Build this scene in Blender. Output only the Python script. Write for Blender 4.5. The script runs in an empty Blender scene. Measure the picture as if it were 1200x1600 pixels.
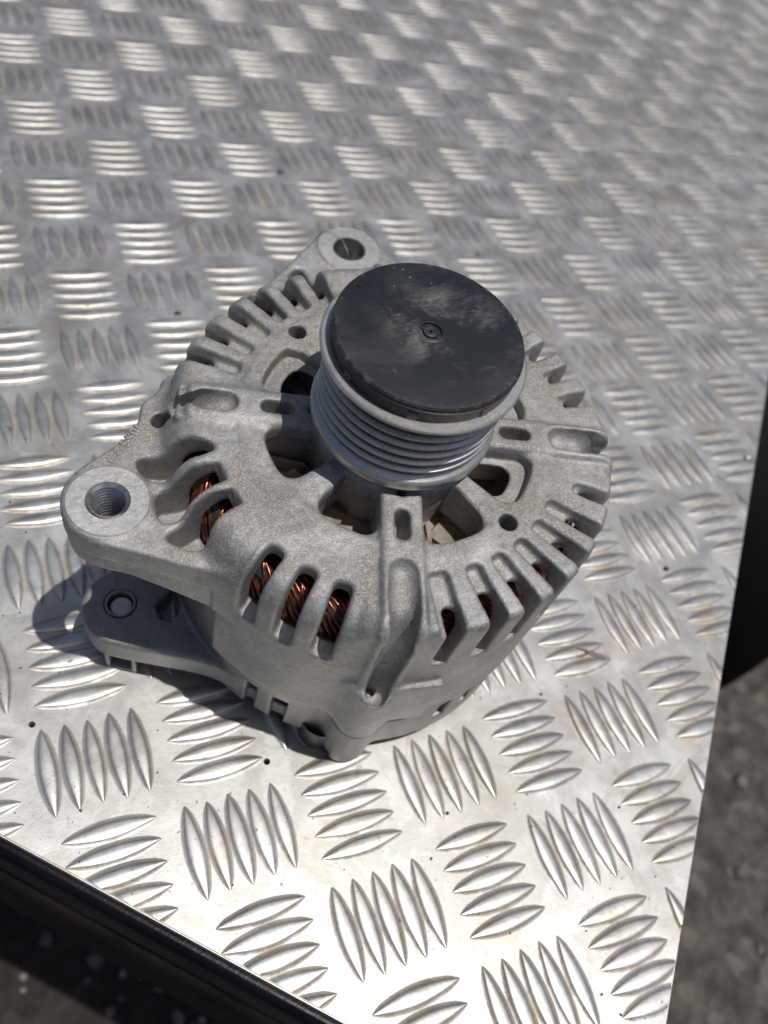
import bpy, bmesh, math, random
import numpy as np
from mathutils import Matrix, Vector

SC = bpy.context.scene
COL = SC.collection
R = math.radians
rnd = random.Random(7)
npr = np.random.default_rng(7)

# ------------------------------------------------------------------ camera, light, exposure
P = 0.03826496            # tread pattern pitch in metres
cam_d = bpy.data.cameras.new('camera')
cam = bpy.data.objects.new('camera', cam_d)
COL.objects.link(cam)
CR = Matrix(((0.89787363, -0.36284098, 0.24933786),
             (0.15211126, 0.78714726, 0.59771345),
             (-0.41314055, -0.49874404, 0.76195096)))
cam.matrix_world = Matrix.Translation((-0.018804164, -0.072600737, 0.287310831)) @ CR.transposed().to_4x4()
cam_d.sensor_fit = 'VERTICAL'
cam_d.sensor_height = 24.0
cam_d.lens = 24.0 * 1340.2315 / 1600.0
cam_d.clip_start = 0.005
cam_d.clip_end = 500.0
cam_d.dof.use_dof = True
cam_d.dof.focus_distance = 0.248
cam_d.dof.aperture_fstop = 7.2
SC.camera = cam

SUN_AZ, SUN_EL = R(-62), R(77)
w = bpy.data.worlds.new('World')
SC.world = w
w.use_nodes = True
nt = w.node_tree
sky = nt.nodes.new('ShaderNodeTexSky')
sky.sky_type = 'NISHITA'
sky.sun_disc = False
sky.sun_elevation = SUN_EL
sky.sun_rotation = math.pi / 2 - SUN_AZ
sky.air_density = 0.9
sky.dust_density = 1.8
sky.ozone_density = 0.6
nt.links.new(sky.outputs[0], nt.nodes['Background'].inputs[0])
nt.nodes['Background'].inputs[1].default_value = 0.065
sd = bpy.data.lights.new('sun', 'SUN')
sd.energy = 3.8
sd.angle = R(0.6)
sd.color = (1.0, 0.978, 0.945)
sun = bpy.data.objects.new('sun', sd)
COL.objects.link(sun)
sv = Vector((math.cos(SUN_EL) * math.cos(SUN_AZ), math.cos(SUN_EL) * math.sin(SUN_AZ), math.sin(SUN_EL)))
sun.rotation_euler = sv.to_track_quat('Z', 'Y').to_euler()
SC.view_settings.view_transform = 'Standard'
SC.view_settings.look = 'None'
SC.view_settings.exposure = -0.15
SC.view_settings.gamma = 1.0


# ------------------------------------------------------------------ material helpers
class NT:
    def __init__(s, name):
        s.m = bpy.data.materials.new(name)
        s.m.use_nodes = True
        s.t = s.m.node_tree
        s.b = s.t.nodes['Principled BSDF']
        s.x = 0

    def n(s, typ, ins=None, **kw):
        nd = s.t.nodes.new(typ)
        for k, v in kw.items():
            setattr(nd, k, v)
        for k, v in (ins or {}).items():
            s.set(nd.inputs[k], v)
        return nd

    def set(s, sock, v):
        if isinstance(v, bpy.types.NodeSocket):
            s.t.links.new(v, sock)
        elif isinstance(v, (tuple, list)) and len(v) == 3 and sock.type == 'RGBA':
            sock.default_value = (*v, 1)
        else:
            sock.default_value = v

    def noise(s, vec, scale, detail=4, rough=0.55, dist=0.0):
        return s.n('ShaderNodeTexNoise', {'Vector': vec, 'Scale': scale, 'Detail': detail, 'Roughness': rough, 'Distortion': dist}).outputs[0]

    def ramp(s, fac, a, b, c0=0.0, c1=1.0):
        return s.n('ShaderNodeMapRange', {'Value': fac, 'From Min': a, 'From Max': b, 'To Min': c0, 'To Max': c1}, interpolation_type='SMOOTHSTEP').outputs[0]

    def mix(s, f, a, b):
        nd = s.t.nodes.new('ShaderNodeMix')
        nd.data_type = 'RGBA'
        s.set(nd.inputs[0], f); s.set(nd.inputs[6], a); s.set(nd.inputs[7], b)
        return nd.outputs[2]

    def math(s, op, a, b=0.0):
        nd = s.t.nodes.new('ShaderNodeMath')
        nd.operation = op
        s.set(nd.inputs[0], a); s.set(nd.inputs[1], b)
        return nd.outputs[0]

    def bump(s, h, strength, dist, normal=None):
        nd = s.t.nodes.new('ShaderNodeBump')
        s.set(nd.inputs['Strength'], strength); s.set(nd.inputs['Distance'], dist); s.set(nd.inputs['Height'], h)
        if normal is not None:
            s.set(nd.inputs['Normal'], normal)
        return nd.outputs[0]

    def out(s, **kw):
        for k, v in kw.items():
            s.set(s.b.inputs[k.replace('_', ' ')], v)
        return s.m

    def obj(s):
        return s.n('ShaderNodeTexCoord').outputs['Object']

    def pos(s):
        return s.n('ShaderNodeNewGeometry').outputs['Position']

    def nz(s):
        g = s.n('ShaderNodeTexCoord').outputs['Normal']
        return s.n('ShaderNodeSeparateXYZ', {0: g}).outputs[2]


def mat_cast(name, lo, hi, dust=0.6, rough=0.5, metal=0.8, grain=0.35, spark=1.0):
    t = NT(name)
    c = t.obj()
    big = t.noise(c, 60, 5, 0.6)
    mid = t.noise(c, 420, 4, 0.6)
    fine = t.noise(c, 2300, 3, 0.7)
    spk = t.noise(c, 3300, 2, 0.8)
    base = t.mix(t.ramp(t.math('ADD', t.math('MULTIPLY', big, 0.6), t.math('MULTIPLY', mid, 0.4)), 0.36, 0.66), lo, hi)
    base = t.mix(t.math('MULTIPLY', t.ramp(fine, 0.52, 0.68), 0.6 * spark), base, tuple(min(1, v * 1.8) for v in hi))
    base = t.mix(t.math('MULTIPLY', t.ramp(spk, 0.44, 0.30), 0.75 * spark), base, tuple(v * 0.4 for v in lo))
    ox = t.math('MULTIPLY', t.ramp(t.noise(c, 34, 6, 0.7, 0.8), 0.54, 0.68), t.ramp(mid, 0.40, 0.58))
    base = t.mix(t.math('MULTIPLY', ox, 0.5 * spark), base, (0.54, 0.54, 0.535))
    gm = t.math('MULTIPLY', t.ramp(t.noise(c, 55, 6, 0.7, 1.0), 0.56, 0.72), t.ramp(fine, 0.30, 0.55))
    base = t.mix(t.math('MULTIPLY', gm, 0.65 * spark), base, (0.095, 0.082, 0.068))
    up = t.ramp(t.nz(), 0.72, 0.97)
    dn = t.ramp(t.noise(c, 1300, 4, 0.75), 0.46, 0.58)
    dl = t.ramp(t.noise(c, 42, 4, 0.6, 0.4), 0.38, 0.66)
    df = t.math('MULTIPLY', t.math('MULTIPLY', up, dn), t.math('MULTIPLY', dl, dust))
    scr = t.ramp(t.noise(t.n('ShaderNodeMapping', {'Vector': c, 'Scale': (1, 5, 2), 'Rotation': (0, 0, 0.7)}).outputs[0], 160, 4, 0.7, 1.2), 0.66, 0.74)
    base = t.mix(t.math('MULTIPLY', scr, 0.5), base, (0.72, 0.73, 0.74))
    dcol = t.mix(t.ramp(spk, 0.42, 0.6), (0.20, 0.165, 0.12), (0.56, 0.50, 0.40))
    base = t.mix(df, base, dcol)
    h = t.math('ADD', t.math('MULTIPLY', fine, 0.6), t.math('ADD', t.math('MULTIPLY', mid, 0.9), t.math('MULTIPLY', df, 0.4)))
    nrm = t.bump(h, grain, 0.00045)
    return t.out(Base_Color=base, Metallic=t.math('MULTIPLY', t.math('SUBTRACT', 1.0, df), metal),
                 Roughness=t.math('ADD', t.math('MULTIPLY', mid, 0.2), rough - 0.1), Normal=nrm)


def mat_plain(name, col, rough=0.5, metal=0.0, var=0.25, scale=150, bump=0.1, bd=0.0003, spec=0.5):
    t = NT(name)
    c = t.obj()
    n1 = t.noise(c, scale, 5, 0.6)
    base = t.mix(t.ramp(n1, 0.3, 0.7), tuple(v * (1 - var) for v in col), tuple(min(1, v * (1 + var)) for v in col))
    return t.out(Base_Color=base, Metallic=metal, Specular_IOR_Level=spec, Roughness=t.math('ADD', t.math('MULTIPLY', n1, 0.2), rough - 0.1),
                 Normal=t.bump(t.noise(c, scale * 8, 3, 0.6), bump, bd))


def mat_plate():
    t = NT('tread_aluminium')
    p = t.pos()
    big = t.noise(p, 7, 5, 0.6)
    mid = t.noise(p, 60, 6, 0.65, 0.4)
    fine = t.noise(p, 900, 4, 0.65)
    st = t.n('ShaderNodeMapping', {'Vector': p, 'Scale': (1, 14, 1), 'Rotation': (0, 0, 0.5)}).outputs[0]
    scr = t.noise(st, 260, 5, 0.7)
    base = t.mix(t.ramp(mid, 0.3, 0.72), (0.50, 0.492, 0.468), (0.67, 0.66, 0.632))
    base = t.mix(t.math('MULTIPLY', t.ramp(big, 0.45, 0.7), 0.3), base, (0.60, 0.58, 0.53))
    blot = t.ramp(t.noise(p, 150, 5, 0.7, 0.6), 0.60, 0.74)
    base = t.mix(t.math('MULTIPLY', blot, 0.6), base, (0.30, 0.29, 0.265))
    ws = t.noise(p, 24, 5, 0.6, 1.0)
    stain = t.math('MULTIPLY', t.ramp(ws, 0.50, 0.535), t.ramp(ws, 0.72, 0.56))
    base = t.mix(t.math('MULTIPLY', stain, 0.36), base, (0.40, 0.375, 0.325))
    base = t.mix(t.math('MULTIPLY', t.ramp(t.noise(p, 380, 5, 0.75), 0.52, 0.66), 0.16), base, (0.25, 0.235, 0.21))
    tiny = t.ramp(t.noise(p, 420, 2, 0.5), 0.70, 0.75)
    base = t.mix(t.math('MULTIPLY', tiny, 0.75), base, (0.13, 0.11, 0.09))
    at = t.n('ShaderNodeAttribute', attribute_name='dirt').outputs['Fac']
    dmask = t.math('MULTIPLY', at, t.ramp(t.noise(p, 140, 4, 0.6), 0.30, 0.60, 0.25, 1.0))
    dmask = t.math('MULTIPLY', dmask, t.ramp(big, 0.3, 0.62, 0.35, 1.0))
    base = t.mix(dmask, base, t.mix(t.ramp(fine, 0.4, 0.6), (0.17, 0.12, 0.075), (0.34, 0.26, 0.175)))
    sl = None
    for ang, sc in ((0.35, 90), (1.9, 70), (2.7, 110)):
        mp = t.n('ShaderNodeMapping', {'Vector': p, 'Scale': (1, 30, 1), 'Rotation': (0, 0, ang)}).outputs[0]
        r_ = t.ramp(t.noise(mp, sc * 0.35, 2, 0.5, 0.3), 0.70, 0.74)
        sl = r_ if sl is None else t.math('MAXIMUM', sl, r_)
    base = t.mix(t.math('MULTIPLY', t.math('MULTIPLY', sl, t.ramp(big, 0.4, 0.6)), 0.35), base, (0.40, 0.39, 0.37))
    tan = t.math('MULTIPLY', t.ramp(t.noise(p, 48, 4, 0.6, 0.5), 0.55, 0.74), 0.5)
    base = t.mix(tan, base, (0.52, 0.43, 0.32))
    cr = t.n('ShaderNodeAttribute', attribute_name='crest').outputs['Fac']
    rough = t.math('SUBTRACT', t.math('ADD', t.math('MULTIPLY', mid, 0.26), 0.385), t.math('MULTIPLY', cr, 0.07))
    rough = t.math('ADD', rough, t.math('MULTIPLY', dmask, 0.3))
    h = t.math('ADD', t.math('MULTIPLY', scr, 0.25), t.math('ADD', t.math('MULTIPLY', fine, 0.25), t.math('MULTIPLY', mid, 1.0)))
    return t.out(Specular_Tint=(0.25, 0.25, 0.25), Base_Color=base, Metallic=t.math('SUBTRACT', 0.92, t.math('MULTIPLY', dmask, 0.7)), Roughness=rough,
                 Normal=t.bump(h, 0.22, 0.0005))


def mat_cap():
    t = NT('dusty_black_plastic')
    c = t.obj()
    m = t.noise(c, 46, 5, 0.62, 0.5)
    f = t.noise(c, 1900, 3, 0.7)
    st = t.n('ShaderNodeMapping', {'Vector': c, 'Scale': (2, 9, 1), 'Rotation': (0, 0, -0.9)}).outputs[0]
    s2 = t.noise(st, 130, 6, 0.75, 0.8)
    up = t.ramp(t.nz(), 0.5, 0.95)
    vd = t.n('ShaderNodeVectorMath', {0: c, 1: (0.005, 0.001, 0.161)}, operation='DISTANCE').outputs['Value']
    sm = t.ramp(t.math('ADD', vd, t.math('MULTIPLY', t.math('SUBTRACT', m, 0.5), 0.03)), 0.023, 0.008)
    d = t.ramp(t.math('ADD', t.math('MULTIPLY', m, 0.78), t.math('MULTIPLY', s2, 0.22)), 0.45, 0.68)
    d = t.math('MULTIPLY', t.math('MULTIPLY', d, t.ramp(f, 0.3, 0.6, 0.55, 1.0)), t.math('MULTIPLY', up, t.math('ADD', 0.14, t.math('MULTIPLY', sm, 1.05))))
    base = t.mix(d, (0.012, 0.0135, 0.017), (0.225, 0.21, 0.19))
    g = t.math('MULTIPLY', t.ramp(f, 0.68, 0.76), 0.5)
    base = t.mix(g, base, (0.30, 0.29, 0.27))
    rim = t.ramp(t.n('ShaderNodeVectorMath', {0: c, 1: (0, 0, 0.161)}, operation='DISTANCE').outputs['Value'], 0.0235, 0.0255)
    wear = t.math('MULTIPLY', rim, t.ramp(t.noise(c, 380, 4, 0.7), 0.52, 0.66))
    base = t.mix(t.math('MULTIPLY', wear, 0.22), base, (0.22, 0.205, 0.185))
    pt = t.ramp(t.noise(c, 330, 3, 0.6), 0.70, 0.76)
    base = t.mix(t.math('MULTIPLY', pt, 0.6), base, (0.35, 0.37, 0.40))
    return t.out(Base_Color=base, Roughness=t.math('ADD', t.math('MULTIPLY', d, 0.4), 0.42), Specular_IOR_Level=0.4,
                 Normal=t.bump(t.math('ADD', t.math('MULTIPLY', f, 0.5), s2), 0.25, 0.0002))


def mat_pulley():
    t = NT('zinc_plated_steel')
    c = t.obj()
    sp = t.n('ShaderNodeSeparateXYZ', {0: c})
    rings = t.noise(t.n('ShaderNodeCombineXYZ', {2: sp.outputs[2]}).outputs[0], 2500, 3, 0.6)
    m = t.noise(c, 160, 4, 0.6)
    f = t.noise(c, 1500, 3, 0.75)
    base = t.mix(t.ramp(m, 0.3, 0.7), (0.50, 0.495, 0.475), (0.68, 0.675, 0.65))
    base = t.mix(t.math('MULTIPLY', t.ramp(rings, 0.35, 0.65), 0.25), base, (0.36, 0.35, 0.32))
    sk = t.math('MULTIPLY', t.ramp(f, 0.62, 0.70), 0.8)
    base = t.mix(sk, base, (0.10, 0.085, 0.065))
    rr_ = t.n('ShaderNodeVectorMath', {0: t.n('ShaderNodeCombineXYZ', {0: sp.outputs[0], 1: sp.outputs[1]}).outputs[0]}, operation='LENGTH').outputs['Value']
    gro_shade = t.math('MULTIPLY', t.ramp(rr_, 0.0257, 0.0246), t.ramp(sp.outputs[2], 0.128, 0.131))  # recess shade of the grooves painted into the base colour, by radius
    base = t.mix(t.math('MULTIPLY', gro_shade, 0.82), base, (0.018, 0.017, 0.016))
    du = t.math('MULTIPLY', t.math('MULTIPLY', t.ramp(f, 0.42, 0.55), t.ramp(m, 0.45, 0.65)), t.ramp(t.nz(), 0.15, 0.6))
    base = t.mix(t.math('MULTIPLY', du, 0.7), base, (0.33, 0.28, 0.2))
    return t.out(Base_Color=base, Metallic=t.math('SUBTRACT', 0.86, t.math('MULTIPLY', sk, 0.7)),
                 Roughness=t.math('ADD', t.math('MULTIPLY', m, 0.15), 0.33), Normal=t.bump(t.math('ADD', rings, f), 0.12, 0.0001))


def mat_copper():
    t = NT('varnished_copper')
    c = t.obj()
    n1 = t.noise(c, 300, 4, 0.6)
    base = t.mix(t.ramp(n1, 0.3, 0.7), (0.13, 0.036, 0.02), (0.35, 0.10, 0.048))
    return t.out(Base_Color=base, Metallic=0.75, Roughness=0.3, Coat_Weight=0.4, Coat_Roughness=0.2)


def mat_ground():
    t = NT('asphalt')
    p = t.pos()
    v = t.n('ShaderNodeTexVoronoi', {'Vector': p, 'Scale': 70.0})
    n1 = t.noise(p, 3.0, 5, 0.6)
    n2 = t.noise(p, 40, 6, 0.7)
    gr = t.n('ShaderNodeSeparateColor', {0: v.outputs['Color']})
    base = t.mix(t.ramp(n2, 0.3, 0.7), (0.035, 0.029, 0.025), (0.10, 0.086, 0.074))
    base = t.mix(t.math('MULTIPLY', t.ramp(gr.outputs[0], 0.80, 0.95), 0.5), base, (0.17, 0.15, 0.13))
    sx = t.n('ShaderNodeSeparateXYZ', {0: p})
    soil = t.ramp(t.math('ADD', sx.outputs[0], t.math('MULTIPLY', n1, 0.15)), 0.36, 0.20)
    base = t.mix(t.math('MULTIPLY', soil, 0.82), base, t.mix(n2, (0.005, 0.0038, 0.003), (0.026, 0.0185, 0.0135)))
    return t.out(Base_Color=base, Roughness=0.9, Normal=t.bump(t.math('ADD', n2, v.outputs['Distance']), 0.7, 0.01))


M = dict(
    cast=mat_cast('cast_aluminium', (0.228, 0.222, 0.213), (0.40, 0.391, 0.376), 1.0, 0.5, 0.5, 0.7, 0.8),
    rear=mat_cast('rear_cast_aluminium', (0.19, 0.186, 0.18), (0.28, 0.275, 0.267), 0.1, 0.48, 0.5, 0.3, 0.3),
    machined=mat_cast('machined_aluminium', (0.42, 0.41, 0.395), (0.58, 0.57, 0.55), 0.35, 0.45, 0.7, 0.3, 0.5),
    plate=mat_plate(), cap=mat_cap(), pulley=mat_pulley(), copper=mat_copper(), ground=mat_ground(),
    thread=mat_plain('steel_thread', (0.42, 0.41, 0.39), 0.35, 0.9, 0.2, 400),
    steel=mat_plain('dull_steel', (0.30, 0.29, 0.28), 0.45, 0.9, 0.2, 300),
    fan=mat_plain('dusty_fan_steel', (0.25, 0.21, 0.165), 0.65, 0.2, 0.5, 120),
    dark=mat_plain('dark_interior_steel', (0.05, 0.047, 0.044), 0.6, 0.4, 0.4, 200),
    stator=mat_plain('stator_lamination', (0.26, 0.255, 0.25), 0.45, 0.8, 0.15, 200),
    black=mat_plain('black_plastic', (0.02, 0.02, 0.021), 0.45, 0.0, 0.3, 120),
    slot_shade=mat_plain('black_slot_shade', (0.004, 0.004, 0.004), 0.9, 0.0, 0.2, 120),
    rail=mat_plain('black_painted_rail', (0.003, 0.0034, 0.005), 0.36, 0.0, 0.4, 60, 0.15, 0.001, 0.18),
    board=mat_plain('dusty_black_board', (0.034, 0.027, 0.021), 0.75, 0.0, 0.5, 40, 0.3, 0.001, 0.15),
    rubber=mat_plain('tyre_rubber', (0.004, 0.004, 0.0045), 0.65, 0.0, 0.3, 50, 0.2, 0.001, 0.1),
    twig=mat_plain('dry_twig', (0.22, 0.12, 0.055), 0.7, 0.0, 0.3, 500),
    speck=mat_plain('dirt', (0.07, 0.05, 0.035), 0.9, 0.0, 0.4, 500),
    stone=mat_plain('pale_stone', (0.17, 0.15, 0.13), 0.8, 0.0, 0.5, 30, 0.3, 0.002),
    wire=mat_plain('grey_wire', (0.25, 0.27, 0.27), 0.4, 0.6, 0.2, 500),
    bronze=mat_plain('brown_clip', (0.10, 0.07, 0.055), 0.5, 0.0, 0.3, 500),
)

# ------------------------------------------------------------------ mesh helpers


def link(name, me, mat, parent=None, smooth=True):
    o = bpy.data.objects.new(name, me)
    COL.objects.link(o)
    if mat is not None:
        me.materials.append(mat)
    if smooth:
        me.polygons.foreach_set('use_smooth', [True] * len(me.polygons))
    if parent is not None:
        o.parent = parent
    return o


def tag(o, label, cat, group=None):
    o['label'] = label
    o['category'] = cat
    if group:
        o['group'] = group
    return o


def mesh_np(name, V, F):
    me = bpy.data.meshes.new(name)
    V = np.asarray(V, np.float32)
    F = np.asarray(F, np.int32)
    k = F.shape[1]
    me.vertices.add(len(V)); me.loops.add(F.size); me.polygons.add(len(F))
    me.vertices.foreach_set('co', V.ravel())
    me.loops.foreach_set('vertex_index', F.ravel())
    me.polygons.foreach_set('loop_start', np.arange(0, F.size, k, dtype=np.int32))
    me.update(calc_edges=True)
    me.validate()
    return me


def lathe(name, prof, mat, parent=None, seg=128, cx=0, cy=0, mm=0.001, close=False, sharp=None):
    prof = np.array(prof, float)
    a = np.linspace(0, 2 * math.pi, seg, endpoint=False)
    n = len(prof)
    V = np.stack([cx + prof[:, None, 0] * np.cos(a), cy + prof[:, None, 0] * np.sin(a), prof[:, None, 1] + 0 * a], -1).reshape(-1, 3) * mm
    F = []
    m = n if close else n - 1
    for i in range(m):
        j = (i + 1) % n
        for s in range(seg):
            t = (s + 1) % seg
            F.append((i * seg + s, j * seg + s, j * seg + t, i * seg + t))
    me = mesh_np(name, V, F)
    bm = bmesh.new(); bm.from_mesh(me)
    bmesh.ops.remove_doubles(bm, verts=bm.verts, dist=1e-7)
    bmesh.ops.recalc_face_normals(bm, faces=bm.faces)
    bm.to_mesh(me); bm.free()
    o = link(name, me, mat, parent)
    me.set_sharp_from_angle(angle=R(32))
    return o


def tube(bm, pts, rad, sides=6):
    pts = [Vector(p) for p in pts]
    rings = []
    up = Vector((0.31, 0.2, 0.93))
    for i, p in enumerate(pts):
        d = (pts[min(i + 1, len(pts) - 1)] - pts[max(i - 1, 0)]).normalized()
        u = d.cross(up).normalized(); v = d.cross(u)
        r = rad[i] if isinstance(rad, (list, tuple)) else rad
        rings.append([bm.verts.new(p + (u * math.cos(k * 2 * math.pi / sides) + v * math.sin(k * 2 * math.pi / sides)) * r) for k in range(sides)])
    for a, b in zip(rings[:-1], rings[1:]):
        for k in range(sides):
            bm.faces.new((a[k], a[(k + 1) % sides], b[(k + 1) % sides], b[k]))
    bm.faces.new(rings[0][::-1]); bm.faces.new(rings[-1])


def bm_obj(name, bm, mat, parent=None, smooth=True, angle=None):
    me = bpy.data.meshes.new(name)
    bmesh.ops.recalc_face_normals(bm, faces=bm.faces)
    bm.to_mesh(me); bm.free()
    o = link(name, me, mat, parent, smooth)
    if angle:
        me.set_sharp_from_angle(angle=R(angle))
    return o


def bbox_bm(bm, c, s, rot=0.0, bev=0.0, taper=1.0):
    m = Matrix.Translation(c) @ Matrix.Rotation(rot, 4, 'Z') @ Matrix.Diagonal((*s, 1))
    r = bmesh.ops.create_cube(bm, size=1.0, matrix=m)
    if bev:
        es = {e for v in r['verts'] for e in v.link_edges}
        bmesh.ops.bevel(bm, geom=list(es), offset=bev, segments=2, affect='EDGES', profile=0.6)


# ------------------------------------------------------------------ distance-field solid modeller (castings)


def smin(a, b, k):
    if k <= 0:
        return np.minimum(a, b)
    h = np.clip(0.5 + 0.5 * (b - a) / k, 0, 1)
    return b + (a - b) * h - k * h * (1 - h)


def smax(a, b, k):
    return -smin(-a, -b, k)


class Solid:
    def __init__(s, lo, hi, h):
        s.lo = np.array(lo, np.float32); s.h = h
        n = np.ceil((np.array(hi) - lo) / h).astype(int) + 1
        s.ax = [(s.lo[i] + h * np.arange(n[i])).astype(np.float32) for i in range(3)]
        s.D = np.full(n, 50.0, np.float32)

    def sub(s, bb, m=3.0):
        sl = []
        for i in range(3):
            a = np.searchsorted(s.ax[i], bb[i] - m); b = np.searchsorted(s.ax[i], bb[i + 3] + m)
            sl.append(slice(a, max(b, a + 1)))
        X = s.ax[0][sl[0]][:, None, None]; Y = s.ax[1][sl[1]][None, :, None]; Z = s.ax[2][sl[2]][None, None, :]
        return tuple(sl), X, Y, Z

    def add(s, bb, f, k=1.5):
        sl, X, Y, Z = s.sub(bb, 4 + k)
        s.D[sl] = smin(s.D[sl], f(X, Y, Z).astype(np.float32), k)

    def cut(s, bb, f, k=1.2):
        sl, X, Y, Z = s.sub(bb, 4 + k)
        s.D[sl] = smax(s.D[sl], -f(X, Y, Z).astype(np.float32), k)

    def mesh(s, name):
        D = s.D
        neg = D < 0
        c = np.zeros(tuple(n - 1 for n in D.shape), np.int8)
        for dx in (0, 1):
            for dy in (0, 1):
                for dz in (0, 1):
                    c += neg[dx:D.shape[0] - 1 + dx, dy:D.shape[1] - 1 + dy, dz:D.shape[2] - 1 + dz]
        act = (c > 0) & (c < 8)
        I = np.argwhere(act)
        idx = np.full(act.shape, -1, np.int32)
        idx[act] = np.arange(len(I))
        corner = {}
        for dx in (0, 1):
            for dy in (0, 1):
                for dz in (0, 1):
                    corner[dx, dy, dz] = D[I[:, 0] + dx, I[:, 1] + dy, I[:, 2] + dz]
        acc = np.zeros((len(I), 3), np.float64); cnt = np.zeros(len(I))
        for ax in range(3):
            for u in (0, 1):
                for v in (0, 1):
                    a = [u, v]; a.insert(ax, 0); b = [u, v]; b.insert(ax, 1)
                    da, db = corner[tuple(a)], corner[tuple(b)]
                    hit = (da < 0) != (db < 0)
                    t = np.where(hit, da / np.where(hit, da - db, 1), 0)
                    p = np.tile(np.array(a, float), (len(I), 1)); p[:, ax] = t
                    acc += p * hit[:, None]; cnt += hit
        V = (I + acc / cnt[:, None]) * s.h + s.lo
        Q = []
        for ax in range(3):
            o1, o2 = [(1, 2), (2, 0), (0, 1)][ax]
            sl0 = [slice(1, -1)] * 3; sl1 = [slice(1, -1)] * 3
            sl0[ax] = slice(0, -1); sl1[ax] = slice(1, None)
            n0 = neg[tuple(sl0)]; n1 = neg[tuple(sl1)]
            E = np.argwhere(n0 != n1)
            flip = n0[n0 != n1]
            off = np.ones(3, int); off[ax] = 0
            E = E + off
            def g(d1, d2):
                q = E.copy(); q[:, o1] -= d1; q[:, o2] -= d2
                return idx[q[:, 0], q[:, 1], q[:, 2]]
            q = np.stack([g(1, 1), g(0, 1), g(0, 0), g(1, 0)], 1)
            q[~flip] = q[~flip][:, ::-1]
            Q.append(q)
        Q = np.concatenate(Q)
        Q = Q[(Q >= 0).all(1)]
        return mesh_np(name, V * 0.001, Q)


def poly_sd(pts, cuts=2):
    pts = np.array(pts, np.float32)
    for _ in range(cuts):                      # corner cutting: cast outlines have no sharp corners
        nx = np.roll(pts, -1, 0)
        pts = np.stack([0.78 * pts + 0.22 * nx, 0.22 * pts + 0.78 * nx], 1).reshape(-1, 2)

    def f(X, Y):
        d = np.full(np.broadcast(X, Y).shape, 1e9, np.float32)
        sgn = np.ones_like(d)
        n = len(pts)
        for i in range(n):
            a = pts[i]; b = pts[i - 1]
            e = b - a
            wx = X - a[0]; wy = Y - a[1]
            t = np.clip((wx * e[0] + wy * e[1]) / (e @ e), 0, 1)
            bx = wx - e[0] * t; by = wy - e[1] * t
            d = np.minimum(d, bx * bx + by * by)
            c1 = Y >= a[1]; c2 = Y < b[1]; c3 = e[0] * wy > e[1] * wx
            fl = (c1 & c2 & c3) | (~c1 & ~c2 & ~c3)
            sgn = np.where(fl, -sgn, sgn)
        return sgn * np.sqrt(d)
    bb = (pts[:, 0].min(), pts[:, 1].min(), pts[:, 0].max(), pts[:, 1].max())
    return f, bb


def ext(d2, Z, z0, z1, r=1.0):
    a = d2 + r
    b = np.abs(Z - (z0 + z1) / 2) - (z1 - z0) / 2 + r
    return np.minimum(np.maximum(a, b), 0) + np.sqrt(np.maximum(a, 0) ** 2 + np.maximum(b, 0) ** 2) - r


def cyl(cx, cy, rad, z0, z1, r=0.5):
    return (cx - rad, cy - rad, z0, cx + rad, cy + rad, z1), lambda X, Y, Z: ext(np.hypot(X - cx, Y - cy) - rad, Z, z0, z1, r)


def uv(X, Y, deg):
    c, s_ = math.cos(R(deg)), math.sin(R(deg))
    return X * c + Y * s_, -X * s_ + Y * c


def rbox(deg, u0, u1, hv, z0, z1, r=1.0, vc=0.0, taper=0.0):
    c, s_ = math.cos(R(deg)), math.sin(R(deg))
    hw = abs(hv) + abs(vc) + abs(taper) * 20
    cs = [(u * c - v * s_, u * s_ + v * c) for u in (u0, u1) for v in (-hw, hw)]
    bb = (min(q[0] for q in cs), min(q[1] for q in cs), z0, max(q[0] for q in cs), max(q[1] for q in cs), z1)

    def f(X, Y, Z):
        u, v = uv(X, Y, deg)
        h = hv + taper * (u - (u0 + u1) / 2)
        a = np.abs(u - (u0 + u1) / 2) - (u1 - u0) / 2 + r
        b = np.abs(v - vc) - h + r
        d = np.minimum(np.maximum(a, b), 0) + np.sqrt(np.maximum(a, 0) ** 2 + np.maximum(b, 0) ** 2) - r
        return ext(d, Z, z0, z1, r)
    return bb, f


def capsule(a, b, ra, rb=None):
    a = np.array(a, np.float32); b = np.array(b, np.float32)
    rb = ra if rb is None else rb
    m = max(ra, rb)
    bb = (*(np.minimum(a, b) - m), *(np.maximum(a, b) + m))

    def f(X, Y, Z):
        e = b - a
        t = np.clip(((X - a[0]) * e[0] + (Y - a[1]) * e[1] + (Z - a[2]) * e[2]) / (e @ e), 0, 1)
        return np.sqrt((X - a[0] - e[0] * t) ** 2 + (Y - a[1] - e[1] * t) ** 2 + (Z - a[2] - e[2] * t) ** 2) - (ra + (rb - ra) * t)
    return bb, f


SPOKES = [-109.5, -19.5, 70.5, 160.5]
MIDS = [-64.5, 25.5, 115.5, 205.5]
LUG = [(-76.5, 18.8), (-72.0, 23.5), (-70.0, 30.5), (-64.0, 33.5), (-61.5, 39.0), (-45, 46), (-38, 20), (-38, -25), (-48, -40), (-61.5, -31.5), (-83.5, -18.0), (-91.5, -13.8),
       (-97, -8), (-98.3, -1), (-96.6, 6), (-91, 11.3), (-82, 15.6)]
ARM = [(4.5, 91.5), (-33.5, 60.5), (-41, 52), (-30, 30), (5, 40), (33, 55), (33, 72), (27.8, 84), (23.5, 92), (15, 96.5), (8.5, 95)]
HL = (-85.5, -2.0)
HT = (15.0, 83.5)


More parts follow.
